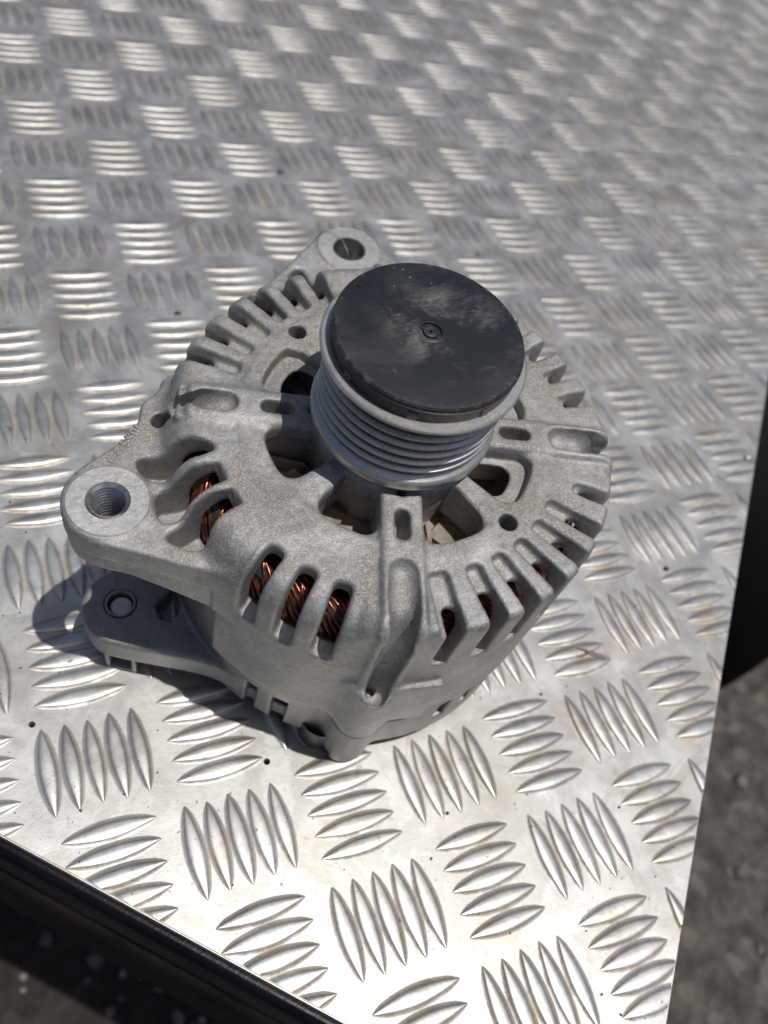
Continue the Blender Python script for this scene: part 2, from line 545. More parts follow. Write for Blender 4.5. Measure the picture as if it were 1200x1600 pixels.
def front_housing():
    S = Solid((-103, -79, 44), (80, 101, 128), 0.62)
    full = (-103, -79, 44, 80, 101, 128)
    X = S.ax[0][:, None]; Y = S.ax[1][None, :]
    r2 = np.hypot(X, Y); th = np.degrees(np.arctan2(Y, X))

    def win(lo, hi, soft):
        c = (lo + hi) / 2; hw = (hi - lo) / 2
        d = np.abs((th - c + 180) % 360 - 180)
        return np.clip((hw + soft - d) / soft, 0, 1)
    wl = win(-150, -120, 6)
    wp = win(155, 205, 6)
    wt = win(80, 148, 6)
    rr = (2.6 + 9.0 * wl + 8.5 * wp + 3.0 * wt)[:, :, None]
    Z = S.ax[2][None, None, :]
    rad = r2[:, :, None]

    def prof(R0, zt, rnd_):
        a = rad - R0 + rnd_
        b = Z - zt + rnd_
        return np.minimum(np.maximum(a, b), 0) + np.sqrt(np.maximum(a, 0) ** 2 + np.maximum(b, 0) ** 2) - rnd_
    zt = (121.4 - 0.4 * wl)[:, :, None]
    S.D = np.maximum(prof(68.3, zt, rr), 57 - Z).astype(np.float32)
    # lugs and bosses
    fp, pb = poly_sd(LUG)
    S.add((pb[0], pb[1], 90, pb[2], pb[3], 112), lambda X, Y, Z: ext(fp(X, Y), Z, 95.5 - np.clip((X + 83) / 20, 0, 1) * 7, 111, 1.3), 4.0)
    fa, ab = poly_sd(ARM)
    S.add((ab[0], ab[1], 96, ab[2], ab[3], 112), lambda X, Y, Z: ext(fa(X, Y), Z, 96, 111, 1.5), 3.0)
    for h in (HL, HT):
        b, f = cyl(h[0], h[1], 12.0, 95, 111.6, 0.6)
        S.add(b, f, 0.6)
    # through bolt lobes and spokes
    for i, a in enumerate(SPOKES):
        c, s_ = math.cos(R(a)), math.sin(R(a))
        b, f = cyl(66.0 * c, 66.0 * s_, 8.0, 50, 84, 2.0)
        if i != 3:
            S.add(b, f, 6.0)
            b, f = rbox(a, 22, 69.8, 6.3, 76, 123.3, 1.8)
            def fs(X, Y, Z, f=f):
                q = np.hypot(X, Y) - 69.6 + 6.5; v = Z - 123.3 + 6.5
                return np.maximum(f(X, Y, Z), np.minimum(np.maximum(q, v), 0) + np.sqrt(np.maximum(q, 0) ** 2 + np.maximum(v, 0) ** 2) - 6.5)
            S.add(b, fs, 1.3)
        else:
            b, f = rbox(a, 22, 62.5, 6.3, 100, 122.9, 2.2)
            S.add(b, f, 1.8)
    b, f = rbox(-99.5, 60, 70.4, 8.0, 57, 86.0, 1.0)
    S.add(b, f, 1.0)
    # inner cavity
    cav = np.maximum(prof(62.6, 115.8 + 0 * zt, np.maximum(rr, 4.0)), 40 - Z)
    S.D = smax(S.D, -cav.astype(np.float32), 1.0)
    # stiffening under the ring and the hub
    ring = ext(np.abs(rad - 44.5) - 3.0, Z, 108, 121.5, 1.0)
    S.D = smin(S.D, ring.astype(np.float32), 1.5)
    for i, a in enumerate(SPOKES):
        b, f = rbox(a, 16, 47, 5.6, 104, 121.5, 1.0)
        S.add(b, f, 1.0)
        b, f = rbox(a, 45, 65, 6.4, 108.5, 121, 1.0)
        S.add(b, f, 1.0)
    for a in MIDS:
        b, f = rbox(a, 16, 47, 2.7, 105, 121.5, 1.0)
        S.add(b, f, 1.0)
    hub = ext(rad - 25.0, Z, 96, 122.2, 1.0)
    S.D = smin(S.D, hub.astype(np.float32), 0.8)
    # windows
    for i, m in enumerate(MIDS):
        ml = (m + 180) % 360 - 180
        for sgn in (-1, 1):
            u_m, v_m = uv(X, Y, m)
            sp = m + 45 * sgn
            u_s, v_s = uv(X, Y, sp)
            mw = 3.0 if i != 3 else 3.4
            mid_d = mw + 0.10 * np.maximum(u_m - 27, 0) - v_m * sgn
            spk_d = 6.4 + v_s * sgn
            rin = 25.6 - r2
            boss = 6.6 - np.hypot(X - 44.5 * math.cos(R(m)), Y - 44.5 * math.sin(R(m))) if i != 3 else -50 + 0 * X
            back = -(X * math.cos(R(sp - 20 * sgn)) + Y * math.sin(R(sp - 20 * sgn)))

            def shape(ro, ins):
                d = smax(mid_d + ins, spk_d + ins, 4.5)
                d = smax(d, r2 - ro, 6.0)
                d = np.maximum(d, rin)
                d = smax(d, boss + ins, 2.0)
                return np.maximum(d, back)
            ledge = (i, sgn) in ((0, 1), (2, 1), (1, -1), (2, -1), (1, 1))
            if ledge:
                d1 = shape(42.3, 0.0)
                S.D = smax(S.D, -np.maximum(d1[:, :, None], 117.4 - Z).astype(np.float32), 1.0)
                d2 = shape(37.3, 2.2)
            else:
                d2 = shape(41.8 if i != 3 else 40.6, 0.0)
            S.D = smax(S.D, -np.maximum(d2[:, :, None], 90 - Z).astype(np.float32), 1.0)
    # mid spokes' bolt holes
    for m in (-64.5, 115.5):
        b, f = cyl(44.4 * math.cos(R(m)), 44.4 * math.sin(R(m)), 2.75, 90, 130, 0.2)
        S.cut(b, f, 0.5)
    # spoke slots and hub pin holes
    for a in SPOKES:
        b, f = rbox(a, 31.2, 41.0, 2.2, 113.5, 130, 2.1)
        S.cut(b, f, 0.9)
        b, f = cyl(25.6 * math.cos(R(a)), 25.6 * math.sin(R(a)), 1.5, 112, 130, 0.2)
        S.cut(b, f, 0.4)
    # U channels running out over the shoulder to the through bolts
    for i, a in enumerate(SPOKES):
        c, s_ = math.cos(R(a)), math.sin(R(a))
        if i == 3:
            path = [(51.0, 122.6, 3.5), (57, 121.0, 3.7), (63, 117.0, 3.7), (70, 115.2, 2.6)]
        else:
            path = [(51.0, 123.2, 4.0), (57, 122.6, 4.2), (62, 121.2, 4.3), (65.6, 118.0, 4.3), (67.6, 112.5, 4.3), (68.8, 104, 4.1), (69.8, 92, 3.8), (70.4, 81.5, 3.5)]
        for (u0, z0, r0), (u1, z1, r1) in zip(path[:-1], path[1:]):
            b, f = capsule((u0 * c, u0 * s_, z0), (u1 * c, u1 * s_, z1), r0, r1)
            S.cut(b, f, 0.7)
            if i != 3:
                e0 = np.clip((u0 - 51) / 14, 0, 1) * 5.5; e1 = np.clip((u1 - 51) / 14, 0, 1) * 5.5
                d0 = (e0, 3.0 if z0 > 105 else 0); d1 = (e1, 3.0 if z1 > 105 else 0)
                if z1 > 86:
                    b, f = capsule(((u0 + d0[0]) * c, (u0 + d0[0]) * s_, z0 + d0[1]), ((u1 + d1[0]) * c, (u1 + d1[0]) * s_, z1 + d1[1]), r0, r1)
                    S.cut(b, f, 0.5)
    # cooling slots between the fins
    def slot(a, u_in, u_open, z_floor, z_led, hw, k=1.2, umax=84, lim=None, wide=0.0):
        # shallow trough
        b, f = rbox(a, u_in, umax, hw, z_floor, 134, 1.6, 0.0, 0.03)
        b2, f2 = rbox(a, u_open, umax, hw, z_led, 134, 2.0, 0.0, 0.03)
        if lim is not None:
            g = f; f = lambda X, Y, Z: np.maximum(g(X, Y, Z), lim(X, Y))
            g2 = f2; f2 = lambda X, Y, Z: np.maximum(g2(X, Y, Z), lim(X, Y))
        if u_in < u_open:
            S.cut(b, f, k)
        # opening with a ledge that falls outwards
        g3 = f2
        f3 = lambda X, Y, Z: np.maximum(g3(X, Y, Z), (z_led + 2.5 - (uv(X, Y, a)[0] - 62) * 0.75 - Z) * 0.8)
        S.cut(b2, f3, k)
    for a in (-86.3, -76.7, -67.0, -57.0, -47.5):
        slot(a, 50.0, 57.5, 118.0, 98, 2.85, 0.8)
    slot(-98.2, 50.0, 84, 118.2, 98, 3.4, 0.8)
    slot(-97.0, 59.3, 59.3, 118.9, 98, 2.5, 0.8)
    slot(-36.5, 56.0, 58.5, 118.9, 102, 2.2)
    for a in (-2.5, 7.5, 17.5, 27.5, 37.5, 47.5, 57.0):
        slot(a, 56.0, 59.0, 118.5, 100, 2.6)
    armlim = lambda X, Y: smin(fa(X, Y) + 3.6, np.hypot(X, Y) - 63.5, 0)
    for a in (144.0, 134.5, 124.7):
        slot(a, 50.0, 58.5, 118.2, 100, 2.55, 1.6)
    for a in (115.0, 105.2, 95.5):
        slot(a, 51.5, 58.0, 117.0, 101, 2.7, 1.6, 78, armlim)
    for a in (-125.4, -135.4, -145.6):
        slot(a, 56.3, 56.3, 110, 96, 2.9, 1.8)
    # pockets in the left lug (their mouths open to the windings)
    pk = [[(-75.7, 10.8), (-70.5, 10.2), (-65.5, 9.9), (-60.6, 8.6), (-55.3, 5.2), (-54.6, 2.6), (-58.8, 1.6), (-62.2, 2.1), (-66.7, 1.1), (-72.6, 2.1), (-75.5, 6.7)],
          [(-73.4, -2.2), (-66.6, -1.8), (-61.5, -1.2), (-56.1, -1.9), (-51.9, -2.2), (-47.0, -3.9), (-47.6, -6.7), (-54.1, -7.8), (-60.7, -9.1), (-65.9, -10.4), (-69.1, -12.1), (-73.6, -11.5)],
          [(-73.4, -15.9), (-67.4, -13.7), (-64.1, -11.7), (-58.3, -10.9), (-51.5, -11.3), (-45.0, -11.4), (-45.4, -14.2), (-52.0, -16.0), (-56.5, -17.2), (-61.0, -19.0), (-63.6, -22.4), (-66.7, -22.2), (-72.0, -18.5)]]
    for q in pk:
        f2, b = poly_sd(q)
        S.cut((b[0], b[1], 102, b[2], b[3], 130), lambda X, Y, Z: np.maximum(f2(X, Y), 97.6 + np.clip((np.hypot(X, Y) - 66) * 0.25, 0, 2) + np.clip(59 - np.hypot(X, Y), 0, 5) * 5.5 - Z), 1.6)
        cx = [p for p in q if 54 < math.hypot(*p) < 66]
        S.cut((b[0], b[1], 96, b[2], b[3], 125), lambda X, Y, Z: np.maximum(f2(X, Y) + 0.4, np.maximum(np.abs(np.hypot(X, Y) - 60.0) - 2.0, 97 - Z)), 0.8)
    # casting step round the edge of the left lug
    S.cut((pb[0], pb[1], 88, pb[2], pb[3], 104), lambda X, Y, Z: np.maximum(np.maximum(-0.5 - fp(X, Y), Z - 103.0 + np.clip((X + 83) / 20, 0, 1) * 2), X + 63.5), 0.4)
    # holes in the lugs
    for h in (HL, HT):
        b, f = cyl(h[0], h[1], 5.6, 80, 125, 0.2)
        S.cut(b, f, 0.5)
    b, f = cyl(-65.6, 22.3, 2.8, 85, 125, 0.2)
    S.cut(b, f, 0.5)
    # open side above the rear lug, parting notch at the foot of the front lobe
    fq, qb = poly_sd([(-110, -45), (-62.0, -29.0), (-56, -20), (-56, 24), (-110, 60)], 0)
    S.cut((qb[0], qb[1], 40, qb[2], qb[3], 88), lambda X, Y, Z: ext(fq(X, Y), Z, 30, 88.5, 2.0), 0.8)
    b, f = cyl(68.0 * math.cos(R(-110.3)), 68.0 * math.sin(R(-110.3)), 1.5, 70, 90, 0.3)
    S.cut(b, f, 0.4)
    return S.mesh('front_housing')


RLUG = [(-54, 32), (-74, 17), (-84, 13.4), (-92.5, 10.4), (-98, 3.5), (-98.6, -4), (-95, -12), (-87, -16.8), (-62, -29.5), (-52, -40), (-40, -30), (-40, 20)]


def rear_housing():
    S = Solid((-103, -79, 10), (76, 78, 62), 0.8)
    X = S.ax[0][:, None, None]; Y = S.ax[1][None, :, None]; Z = S.ax[2][None, None, :]
    rad = np.hypot(X, Y)
    zlow = 19.5 - (X * 0.0834 + Y * 0.078)
    thr = np.degrees(np.arctan2(Y, X))
    D = smax(rad - 65.8 - 1.7 * np.clip((42 - np.abs(thr + 62)) / 4, 0, 1), np.abs(Z - 40) - 17.2, 2.0)
    D = np.maximum(D, zlow - Z)
    D = smax(D, -np.maximum(rad - 61.5, Z - 70), 0.5)
    S.D = D.astype(np.float32)
    fp, pb = poly_sd(RLUG)
    S.add((pb[0], pb[1], 29, pb[2], pb[3], 45), lambda X, Y, Z: ext(np.maximum(fp(X, Y), 61 - np.hypot(X, Y)), Z, 31.5, 44.5, 1.4), 1.0)
    for a in SPOKES:
        c, s_ = math.cos(R(a)), math.sin(R(a))
        b, f = cyl(65.0 * c, 65.0 * s_, 8.6, 21 if a < 0 else 14, 51, 1.6)
        S.add(b, f, 4.0)
    for a, h in ((-131.7, 2.5), (-141.2, 1.8), (-82.0, 2.5), (-72.5, 2.5), (-63, 2.5), (-53.5, 2.5), (-44, 2.5), (-34, 2.5), (-5, 2.5), (5, 2.5), (15, 2.5), (25, 2.5)):
        b, f = rbox(a, 55, 75, h, 35.0, 50.0, 0.8)
        S.cut(b, f, 0.5)
    for a, h in ((-131.7, 2.6), (-141.2, 1.9)):
        b, f = rbox(a, 63.4, 75, h, 20, 50.0, 0.6)
        S.cut(b, f, 0.4)
    b, f = rbox(-120.5, 62, 75, 8.5, 20, 25.5, 0.6)
    S.cut(b, f, 0.4)
    b, f = rbox(-97.5, 60, 80, 3.6, 47.5, 60, 0.6)
    S.cut(b, f, 0.5)
    b, f = cyl(HL[0], HL[1] + 1.2, 5.3, 20, 60, 0.2)
    S.cut(b, f, 0.5)
    fq, qb = poly_sd([(-75, -4), (-69, -1), (-66.5, 3), (-66.5, -8), (-69.5, -11), (-72.5, -12.5), (-73.8, -10)])
    S.cut((qb[0], qb[1], 20, qb[2], qb[3], 60), lambda X, Y, Z: fq(X, Y) + 0 * Z, 0.6)
    return S.mesh('rear_housing')


# ------------------------------------------------------------------ alternator
alt = bpy.data.objects.new('alternator', None)
COL.objects.link(alt)
AX = Vector((0.996537704762814, -0.006446773462770383, 0.08289174927568023))
AY = Vector((0.0, 0.9969893001111891, 0.07753925111710205))
AZ = Vector((-0.08314206508177743, -0.07727078733726435, 0.9935374288058888))
BASE = Vector((0.10524817, 0.08418233, -0.01202496))
mw = Matrix((AX, AY, AZ)).transposed().to_4x4()
mw.translation = BASE
alt.matrix_world = mw
tag(alt, 'used grey cast aluminium car alternator lying pulley up on the tread plate', 'alternator')

link('front_housing', front_housing(), M['cast'], alt)
link('rear_housing', rear_housing(), M['rear'], alt)

lathe('stator_core', [(60, 46), (65.6, 46), (65.9, 47), (65.9, 95), (65.2, 96), (56, 96)], M['stator'], alt, 160)

# pulley
prof = [(9, 155.2), (25.4, 155.2), (27.9, 155.2), (28.35, 154.8), (28.35, 153.9), (28.0, 153.5), (27.0, 153.1), (26.3, 152.3)]
z = 151.6
for k in range(6):
    prof += [(26.1, z), (26.3, z - 0.3), (26.1, z - 0.6), (23.5, z - 1.75), (23.2, z - 1.95), (23.2, z - 2.15), (23.5, z - 2.35)]
    z -= 3.52
prof += [(26.0, z + 0.1), (26.2, z - 0.1), (26.6, z - 0.3), (27.1, z - 0.7), (27.4, z - 1.3), (27.4, 127.0), (26.9, 126.0), (10, 126.0)]
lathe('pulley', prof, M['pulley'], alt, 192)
cap = lathe('pulley_cap', [(0, 160.3), (0.3, 160.35), (0.5, 161.1), (1.7, 161.3), (2.0, 161.15), (2.15, 160.5), (2.9, 160.5), (3.1, 161.15), (3.4, 161.2), (3.6, 161.05), (4.0, 161.0),
                           (12, 161.05), (24.3, 161.05), (25.3, 160.9), (25.85, 160.4), (26.0, 159.7), (25.9, 159.2), (25.65, 158.9), (25.6, 154.9)], M['cap'], alt, 192)
cap['label'] = 'dusty black plastic cap with scuffs and paint flecks'


def at_polar(name, rr, deg, z, size, mat, parent, bev=0.0002, extra=0.0):
    bm = bmesh.new()
    bbox_bm(bm, (rr * 0.001 * math.cos(R(deg)), rr * 0.001 * math.sin(R(deg)), z * 0.001), tuple(v * 0.001 for v in size), R(deg + extra), bev)
    return bm_obj(name, bm, mat, parent)


for a in (-120.5, -75.5, -30, 15, 60, 105, 150, 195):
    at_polar('snap_clip', 25.3, a, 156.6, (1.2, 2.6, 2.4), M['bronze'], cap)
at_polar('cap_slot', 22.8, 122.0, 161.0, (1.7, 4.2, 0.5), M['slot_shade'], cap, 0.0001)  # solid black block; its colour paints the shade inside a slot

# machined bearing faces on the two mounting bosses, with threaded hole walls
for (hx, hy), th in ((HL, True), (HT, False)):
    lathe('mounting_face', [(5.6, 111.2), (6.1, 112.05), (11.0, 112.05), (11.3, 111.8), (11.4, 111.0)], M['machined'], alt, 96, hx, hy)
    pr = []
    zz = 112.0
    while zz > 94.5:
        if th:
            pr += [(5.6, zz), (4.7, zz - 0.75)]
            zz -= 1.5
        else:
            pr += [(5.45, zz)]
            zz -= 3
    lathe('threaded_bore' if th else 'bolt_bore', pr, M['thread'], alt, 64, hx, hy)

lathe('bolt_stud', [(0, 42.4), (3.3, 42.4), (3.75, 41.9), (3.75, 24)], M['machined'], alt, 40, HL[0] + 0.2, HL[1] + 1.0)
lathe('bore_bushing', [(5.2, 44.2), (5.0, 44.7), (4.4, 44.7), (4.25, 44.2), (4.25, 26)], M['steel'], alt, 48, HL[0], HL[1] + 1.2)
lathe('witness_mark', [(0, 44.75), (2.9, 44.75), (3.0, 44.4)], M['rear'], alt, 40, -74.5, -13.5)
# through bolt tips in the channels
for a in SPOKES[:3]:
    c, s_ = math.cos(R(a - 0.8)), math.sin(R(a - 0.8))
    lathe('through_bolt', [(0, 75.2), (1.1, 75.2), (1.4, 74.9), (1.4, 60)], M['steel'], alt, 24, 68.0 * c, 68.0 * s_)
# foot clip under the rear lug
bm = bmesh.new()
for sx in (-4.2, 4.2):
    bbox_bm(bm, ((-88.0 + sx * 0.95) * 0.001, (-12.5 - sx * 0.55) * 0.001, 0.0262), (0.0016, 0.0052, 0.0115), R(-28), 0.0003)
bbox_bm(bm, (-0.0880, -0.0125, 0.0213), (0.0104, 0.0052, 0.0018), R(-28), 0.0004)
bm_obj('foot_clip', bm, M['rear'], alt)
lathe('terminal_cover', [(0, 18.2), (6.4, 18.2), (7.6, 19.2), (7.8, 21), (7.8, 34)], M['black'], alt, 48, -28.5, -54.5)
lathe('rear_cover', [(0, 14), (34, 14), (38, 15.5), (40, 18), (42, 30), (60, 33)], M['black'], alt, 96, 10, 10)
at_polar('plug_socket', 50, 35, 15, (22, 18, 18), M['black'], alt, 0.0015)
at_polar('heat_sink', 56, -80, 24.5, (9, 26, 9), M['dark'], alt, 0.001)

# rotor, fan and hub seen through the windows
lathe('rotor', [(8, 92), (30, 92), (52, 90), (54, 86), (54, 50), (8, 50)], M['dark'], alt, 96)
fan = lathe('cooling_fan', [(18, 102), (43, 102), (43.4, 101.2), (43, 100.4), (18, 100.4)], M['fan'], alt, 96)
for k in range(11):
    a = 8 + k * 360 / 11 + (6 if k % 3 else -4)
    bm = bmesh.new()
    n = 7
    pts = []
    for i in range(n):
        t = i / (n - 1)
        rr = 27 + 24 * t
        aa = R(a - 16 * t)
        pts.append((rr * math.cos(aa), rr * math.sin(aa)))
    lo, hi = [], []
    for i, (x, y) in enumerate(pts):
        nx, ny = -math.sin(R(a)), math.cos(R(a))
        for s_ in (-1, 1):
            ww = 0.7
            lo.append(bm.verts.new(((x + nx * ww * s_) * .001, (y + ny * ww * s_) * .001, 0.1015)))
            hi.append(bm.verts.new(((x + nx * ww * s_) * .001, (y + ny * ww * s_) * .001, 0.1085 - 0.002 * (1 - i / (n - 1)))))
    for i in range(n - 1):
        j = 2 * i
        bm.faces.new((lo[j], lo[j + 2], hi[j + 2], hi[j])); bm.faces.new((lo[j + 1], hi[j + 1], hi[j + 3], lo[j + 3]))
        bm.faces.new((hi[j], hi[j + 2], hi[j + 3], hi[j + 1]))
    bm.faces.new((lo[0], hi[0], hi[1], lo[1])); bm.faces.new((lo[-2], lo[-1], hi[-1], hi[-2]))
    bm_obj('fan_blade', bm, M['fan'], fan, False)
    # flat root plate of each blade
    bm = bmesh.new()
    aa = R(a + 13)
    bbox_bm(bm, (36 * math.cos(aa) * .001, 36 * math.sin(aa) * .001, 0.1034), (0.017, 0.0115, 0.0026), aa + 0.25, 0.0004)
    bm_obj('blade_root', bm, M['fan'], fan, False)

# copper end windings: rope-like bundles of single wires
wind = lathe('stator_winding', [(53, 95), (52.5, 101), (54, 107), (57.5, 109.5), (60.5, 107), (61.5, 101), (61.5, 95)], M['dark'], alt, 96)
NB = 54
for b in range(NB):
    bm = bmesh.new()
    a0 = b * 360 / NB + rnd.uniform(-1.5, 1.5)
    tilt = 1.0 if b % 3 else 0.55
    for k in range(9):
        da = (k - 4) * 0.85 + rnd.uniform(-.25, .25)
        pts = []
        lift = rnd.uniform(-0.3, 0.5) + (b % 3) * 0.6
        for i in range(13):
            t = i / 12
            ph = math.pi * (0.02 + 0.96 * t)
            rr = 57 + 5.2 * -math.cos(ph) + rnd.uniform(-.12, .12)
            zz = 99.5 + (10.6 + lift) * math.sin(ph) ** 0.8 - 3 * t
            aa = R(a0 + da + tilt * 17 * t + 2.0 * math.sin(ph * 2 + k))
            pts.append((rr * math.cos(aa) * .001, rr * math.sin(aa) * .001, zz * .001))
        tube(bm, pts, 0.00052, 6)
    bm_obj('copper_bundle', bm, M['copper'], wind)

# worn casting letters beside the lug
cu = bpy.data.curves.new('casting_mark', 'FONT')
cu.body = 'CG550L'
cu.size = 0.0042
cu.extrude = 0.0001
cu.bevel_depth = 0.00018
cu.bevel_resolution = 2
cu.space_character = 1.15
tmp = bpy.data.objects.new('casting_mark', cu)
COL.objects.link(tmp)
dg = bpy.context.evaluated_depsgraph_get()
me = bpy.data.meshes.new_from_object(tmp.evaluated_get(dg))
bpy.data.objects.remove(tmp)
o = link('casting_mark', me, M['cast'], alt, False)
o.location = (-0.0815, 0.0098, 0.11105)
o.rotation_euler = (0, 0, math.atan2(12.5, 12.0))

# ------------------------------------------------------------------ tread plate
EC = Vector((3.1625 * P, -3.3775 * P, 0))            # front corner of the plate
D1 = Vector((1, 1, 0)).normalized()                   # along the right edge
D2 = Vector((-1, 1, 0)).normalized()                  # along the left edge
LA, LB, TH = 1.9, 1.5, 0.003


def make_plate():
    bm = bmesh.new()
    q = [EC, EC + D1 * LA, EC + D1 * LA + D2 * LB, EC + D2 * LB]
    vs = [bm.verts.new(v) for v in q]
    f = bm.faces.new(vs)
    r = bmesh.ops.extrude_face_region(bm, geom=[f])
    bmesh.ops.translate(bm, verts=[v for v in r['geom'] if isinstance(v, bmesh.types.BMVert)], vec=(0, 0, -TH))
    bmesh.ops.recalc_face_normals(bm, faces=bm.faces)
    es = [e for e in bm.edges if all(abs(v.co.z) < 1e-6 for v in e.verts)]
    bmesh.ops.bevel(bm, geom=es, offset=0.0004, segments=2, affect='EDGES')
    me = bpy.data.meshes.new('tread_plate')
    bm.to_mesh(me); bm.free()
    return me


plate = link('tread_plate', make_plate(), M['plate'], None, False)
tag(plate, 'worn silver five-bar aluminium tread plate the alternator rests on', 'metal plate')
# drill holes
holes = [(-0.44, -1.46, 0.0011), (1.415, -0.574, 0.0012)]
cutters = []
bm = bmesh.new()
for i, j, r in holes:
    bmesh.ops.create_cone(bm, segments=20, radius1=r, radius2=r, depth=0.02, cap_ends=True, matrix=Matrix.Translation((i * P, -j * P, 0)))
cme = bpy.data.meshes.new('cutter'); bm.to_mesh(cme); bm.free()
co = bpy.data.objects.new('cutter', cme); COL.objects.link(co)
md = plate.modifiers.new('b', 'BOOLEAN'); md.object = co; md.operation = 'DIFFERENCE'; md.solver = 'EXACT'
dg = bpy.context.evaluated_depsgraph_get()
nm = bpy.data.meshes.new_from_object(plate.evaluated_get(dg))
plate.modifiers.clear()
plate.data = nm
bpy.data.objects.remove(co)


def bar_bm():
    # one raised lens: long axis = x
    bm = bmesh.new()
    L2, W2, H = 0.388 * P, 0.0725 * P, 0.00085
    NS = 19
    prof = [-1.32, -1.0, -0.96, -0.89, -0.78, -0.5, 0.0, 0.5, 0.78, 0.89, 0.96, 1.0, 1.32]
    dl = bm.verts.layers.float.new('dirt'); cl_ = bm.verts.layers.float.new('crest')
    rows = []
    for i in range(NS):
        s = math.sin(math.pi * (i / (NS - 1) - 0.5))
        x = s * L2
        wv = W2 * (1 - abs(s) ** 1.9) + 0.00002
        hv = H * (1 - abs(s) ** 2.6) ** 0.75
        row = []
        for q in prof:
            aq = abs(q)
            if aq > 1.2:
                y = (wv * 1.0 + 0.00135 * (0.25 + 0.75 * min(1, wv / W2 * 3))) * (1 if q > 0 else -1); zz = 0.00004 - 0.00006; d = 0.0
            elif aq > 0.99:
                y = wv * q; zz = 0.00006; d = 0.95
            else:
                y = wv * q
                zz = hv * (0.72 * (1 - aq ** 7) + 0.28 * (1 - aq ** 2)) + 0.00006
                d = 0.55 if aq > 0.92 else 0.02
            v = bm.verts.new((x, y, zz)); v[dl] = d; v[cl_] = 1.0 if aq < 0.8 else 0.0
            row.append(v)
        rows.append(row)
    for a, b in zip(rows[:-1], rows[1:]):
        for k in range(len(prof) - 1):
            bm.faces.new((a[k], b[k], b[k + 1], a[k + 1]))
    return bm


bm = bar_bm()
bar_me = bpy.data.meshes.new('tread_bar')
bmesh.ops.recalc_face_normals(bm, faces=bm.faces)
bm.to_mesh(bar_me)
bm.free()
bar_me.materials.append(M['plate'])
bar_me.polygons.foreach_set('use_smooth', [True] * len(bar_me.polygons))

f_px = 1340.2315
cl = cam.matrix_world.translation
spots = []
for i in range(-14, 40):
    for j in range(-46, 6):
        for k in range(5):
            o5 = (k - 2) * 0.19
            vert = (i + j) % 2 != 0
            ci, cj = (i + o5, j) if vert else (i, j + o5)
            if ci + cj > 6.54 + 0.25 or cj - ci > 0.215 + 0.25:
                continue
            pos = Vector((ci * P, -cj * P, 0))
            q = CR @ (pos - cl)
            if q.z > -0.02:
                continue
            u, v = 600 + f_px * q.x / -q.z, 800 - f_px * q.y / -q.z
            if -140 < u < 1340 and -110 < v < 1720:
                spots.append((-q.z, pos, vert, ci, cj))
spots.sort(key=lambda s: s[0])
far_v, far_f, far_d, far_c = [], [], [], []
bv = np.array([v.co for v in bar_me.vertices]); bf = np.array([t for p in bar_me.polygons for t in ((p.vertices[0], p.vertices[1], p.vertices[2]), (p.vertices[0], p.vertices[2], p.vertices[3]))])
bd = np.array([d.value for d in bar_me.attributes['dirt'].data]); bc = np.array([d.value for d in bar_me.attributes['crest'].data])
off = 0
n_own = 0
for dist, pos, vert, ci, cj in spots:
    rz = (R(90) if vert else 0.0) + rnd.uniform(-0.006, 0.006)
    # bars that run over a cut edge are trimmed with it
    near = (ci + cj > 6.54 - 0.55) or (cj - ci > 0.215 - 0.55)
    mt = Matrix.Translation(pos) @ Matrix.Rotation(rz, 4, 'Z') @ Matrix.Diagonal((rnd.uniform(0.97, 1.02), rnd.uniform(0.93, 1.06), rnd.uniform(0.75, 1.12), 1))
    me = bar_me
    if near:
        bm = bmesh.new(); bm.from_mesh(bar_me)
        inv = mt.inverted()
        for pn, nn in ((EC, Vector((1, -1, 0)).normalized()), (EC, Vector((-1, -1, 0)).normalized())):
            bmesh.ops.bisect_plane(bm, geom=bm.verts[:] + bm.edges[:] + bm.faces[:], plane_co=inv @ (pn - nn * 0.0005), plane_no=(mt.to_3x3().transposed() @ nn).normalized(), clear_outer=True)
        if len(bm.faces) < 12:
            bm.free(); continue
        bmesh.ops.triangulate(bm, faces=bm.faces)
        me = bpy.data.meshes.new('tread_bar'); bm.to_mesh(me); bm.free()
        if not me.materials:
            me.materials.append(M['plate'])
        me.polygons.foreach_set('use_smooth', [True] * len(me.polygons))
    if n_own < 299:
        o = bpy.data.objects.new('tread_bar', me)
        COL.objects.link(o)
        o.matrix_world = mt
        o.parent = plate
        n_own += 1
    else:
        A = np.array(mt)
        if near:
            v_ = np.array([v.co for v in me.vertices]); f_ = np.array([p.vertices[:] for p in me.polygons])
            d_ = np.array([d.value for d in me.attributes['dirt'].data]); c_ = np.array([d.value for d in me.attributes['crest'].data])
            bpy.data.meshes.remove(me)
        else:
            v_, f_, d_, c_ = bv, bf, bd, bc
        far_v.append(v_ @ A[:3, :3].T + A[:3, 3]); far_f.append(f_ + off); far_d.append(d_); far_c.append(c_); off += len(v_)
me = mesh_np('tread_bars', np.concatenate(far_v), np.concatenate(far_f))
at = me.attributes.new('dirt', 'FLOAT', 'POINT')
at.data.foreach_set('value', np.concatenate(far_d).astype(np.float32))
at = me.attributes.new('crest', 'FLOAT', 'POINT')
at.data.foreach_set('value', np.concatenate(far_c).astype(np.float32))
o = link('tread_bars', me, M['plate'], plate)
o['kind'] = 'stuff'

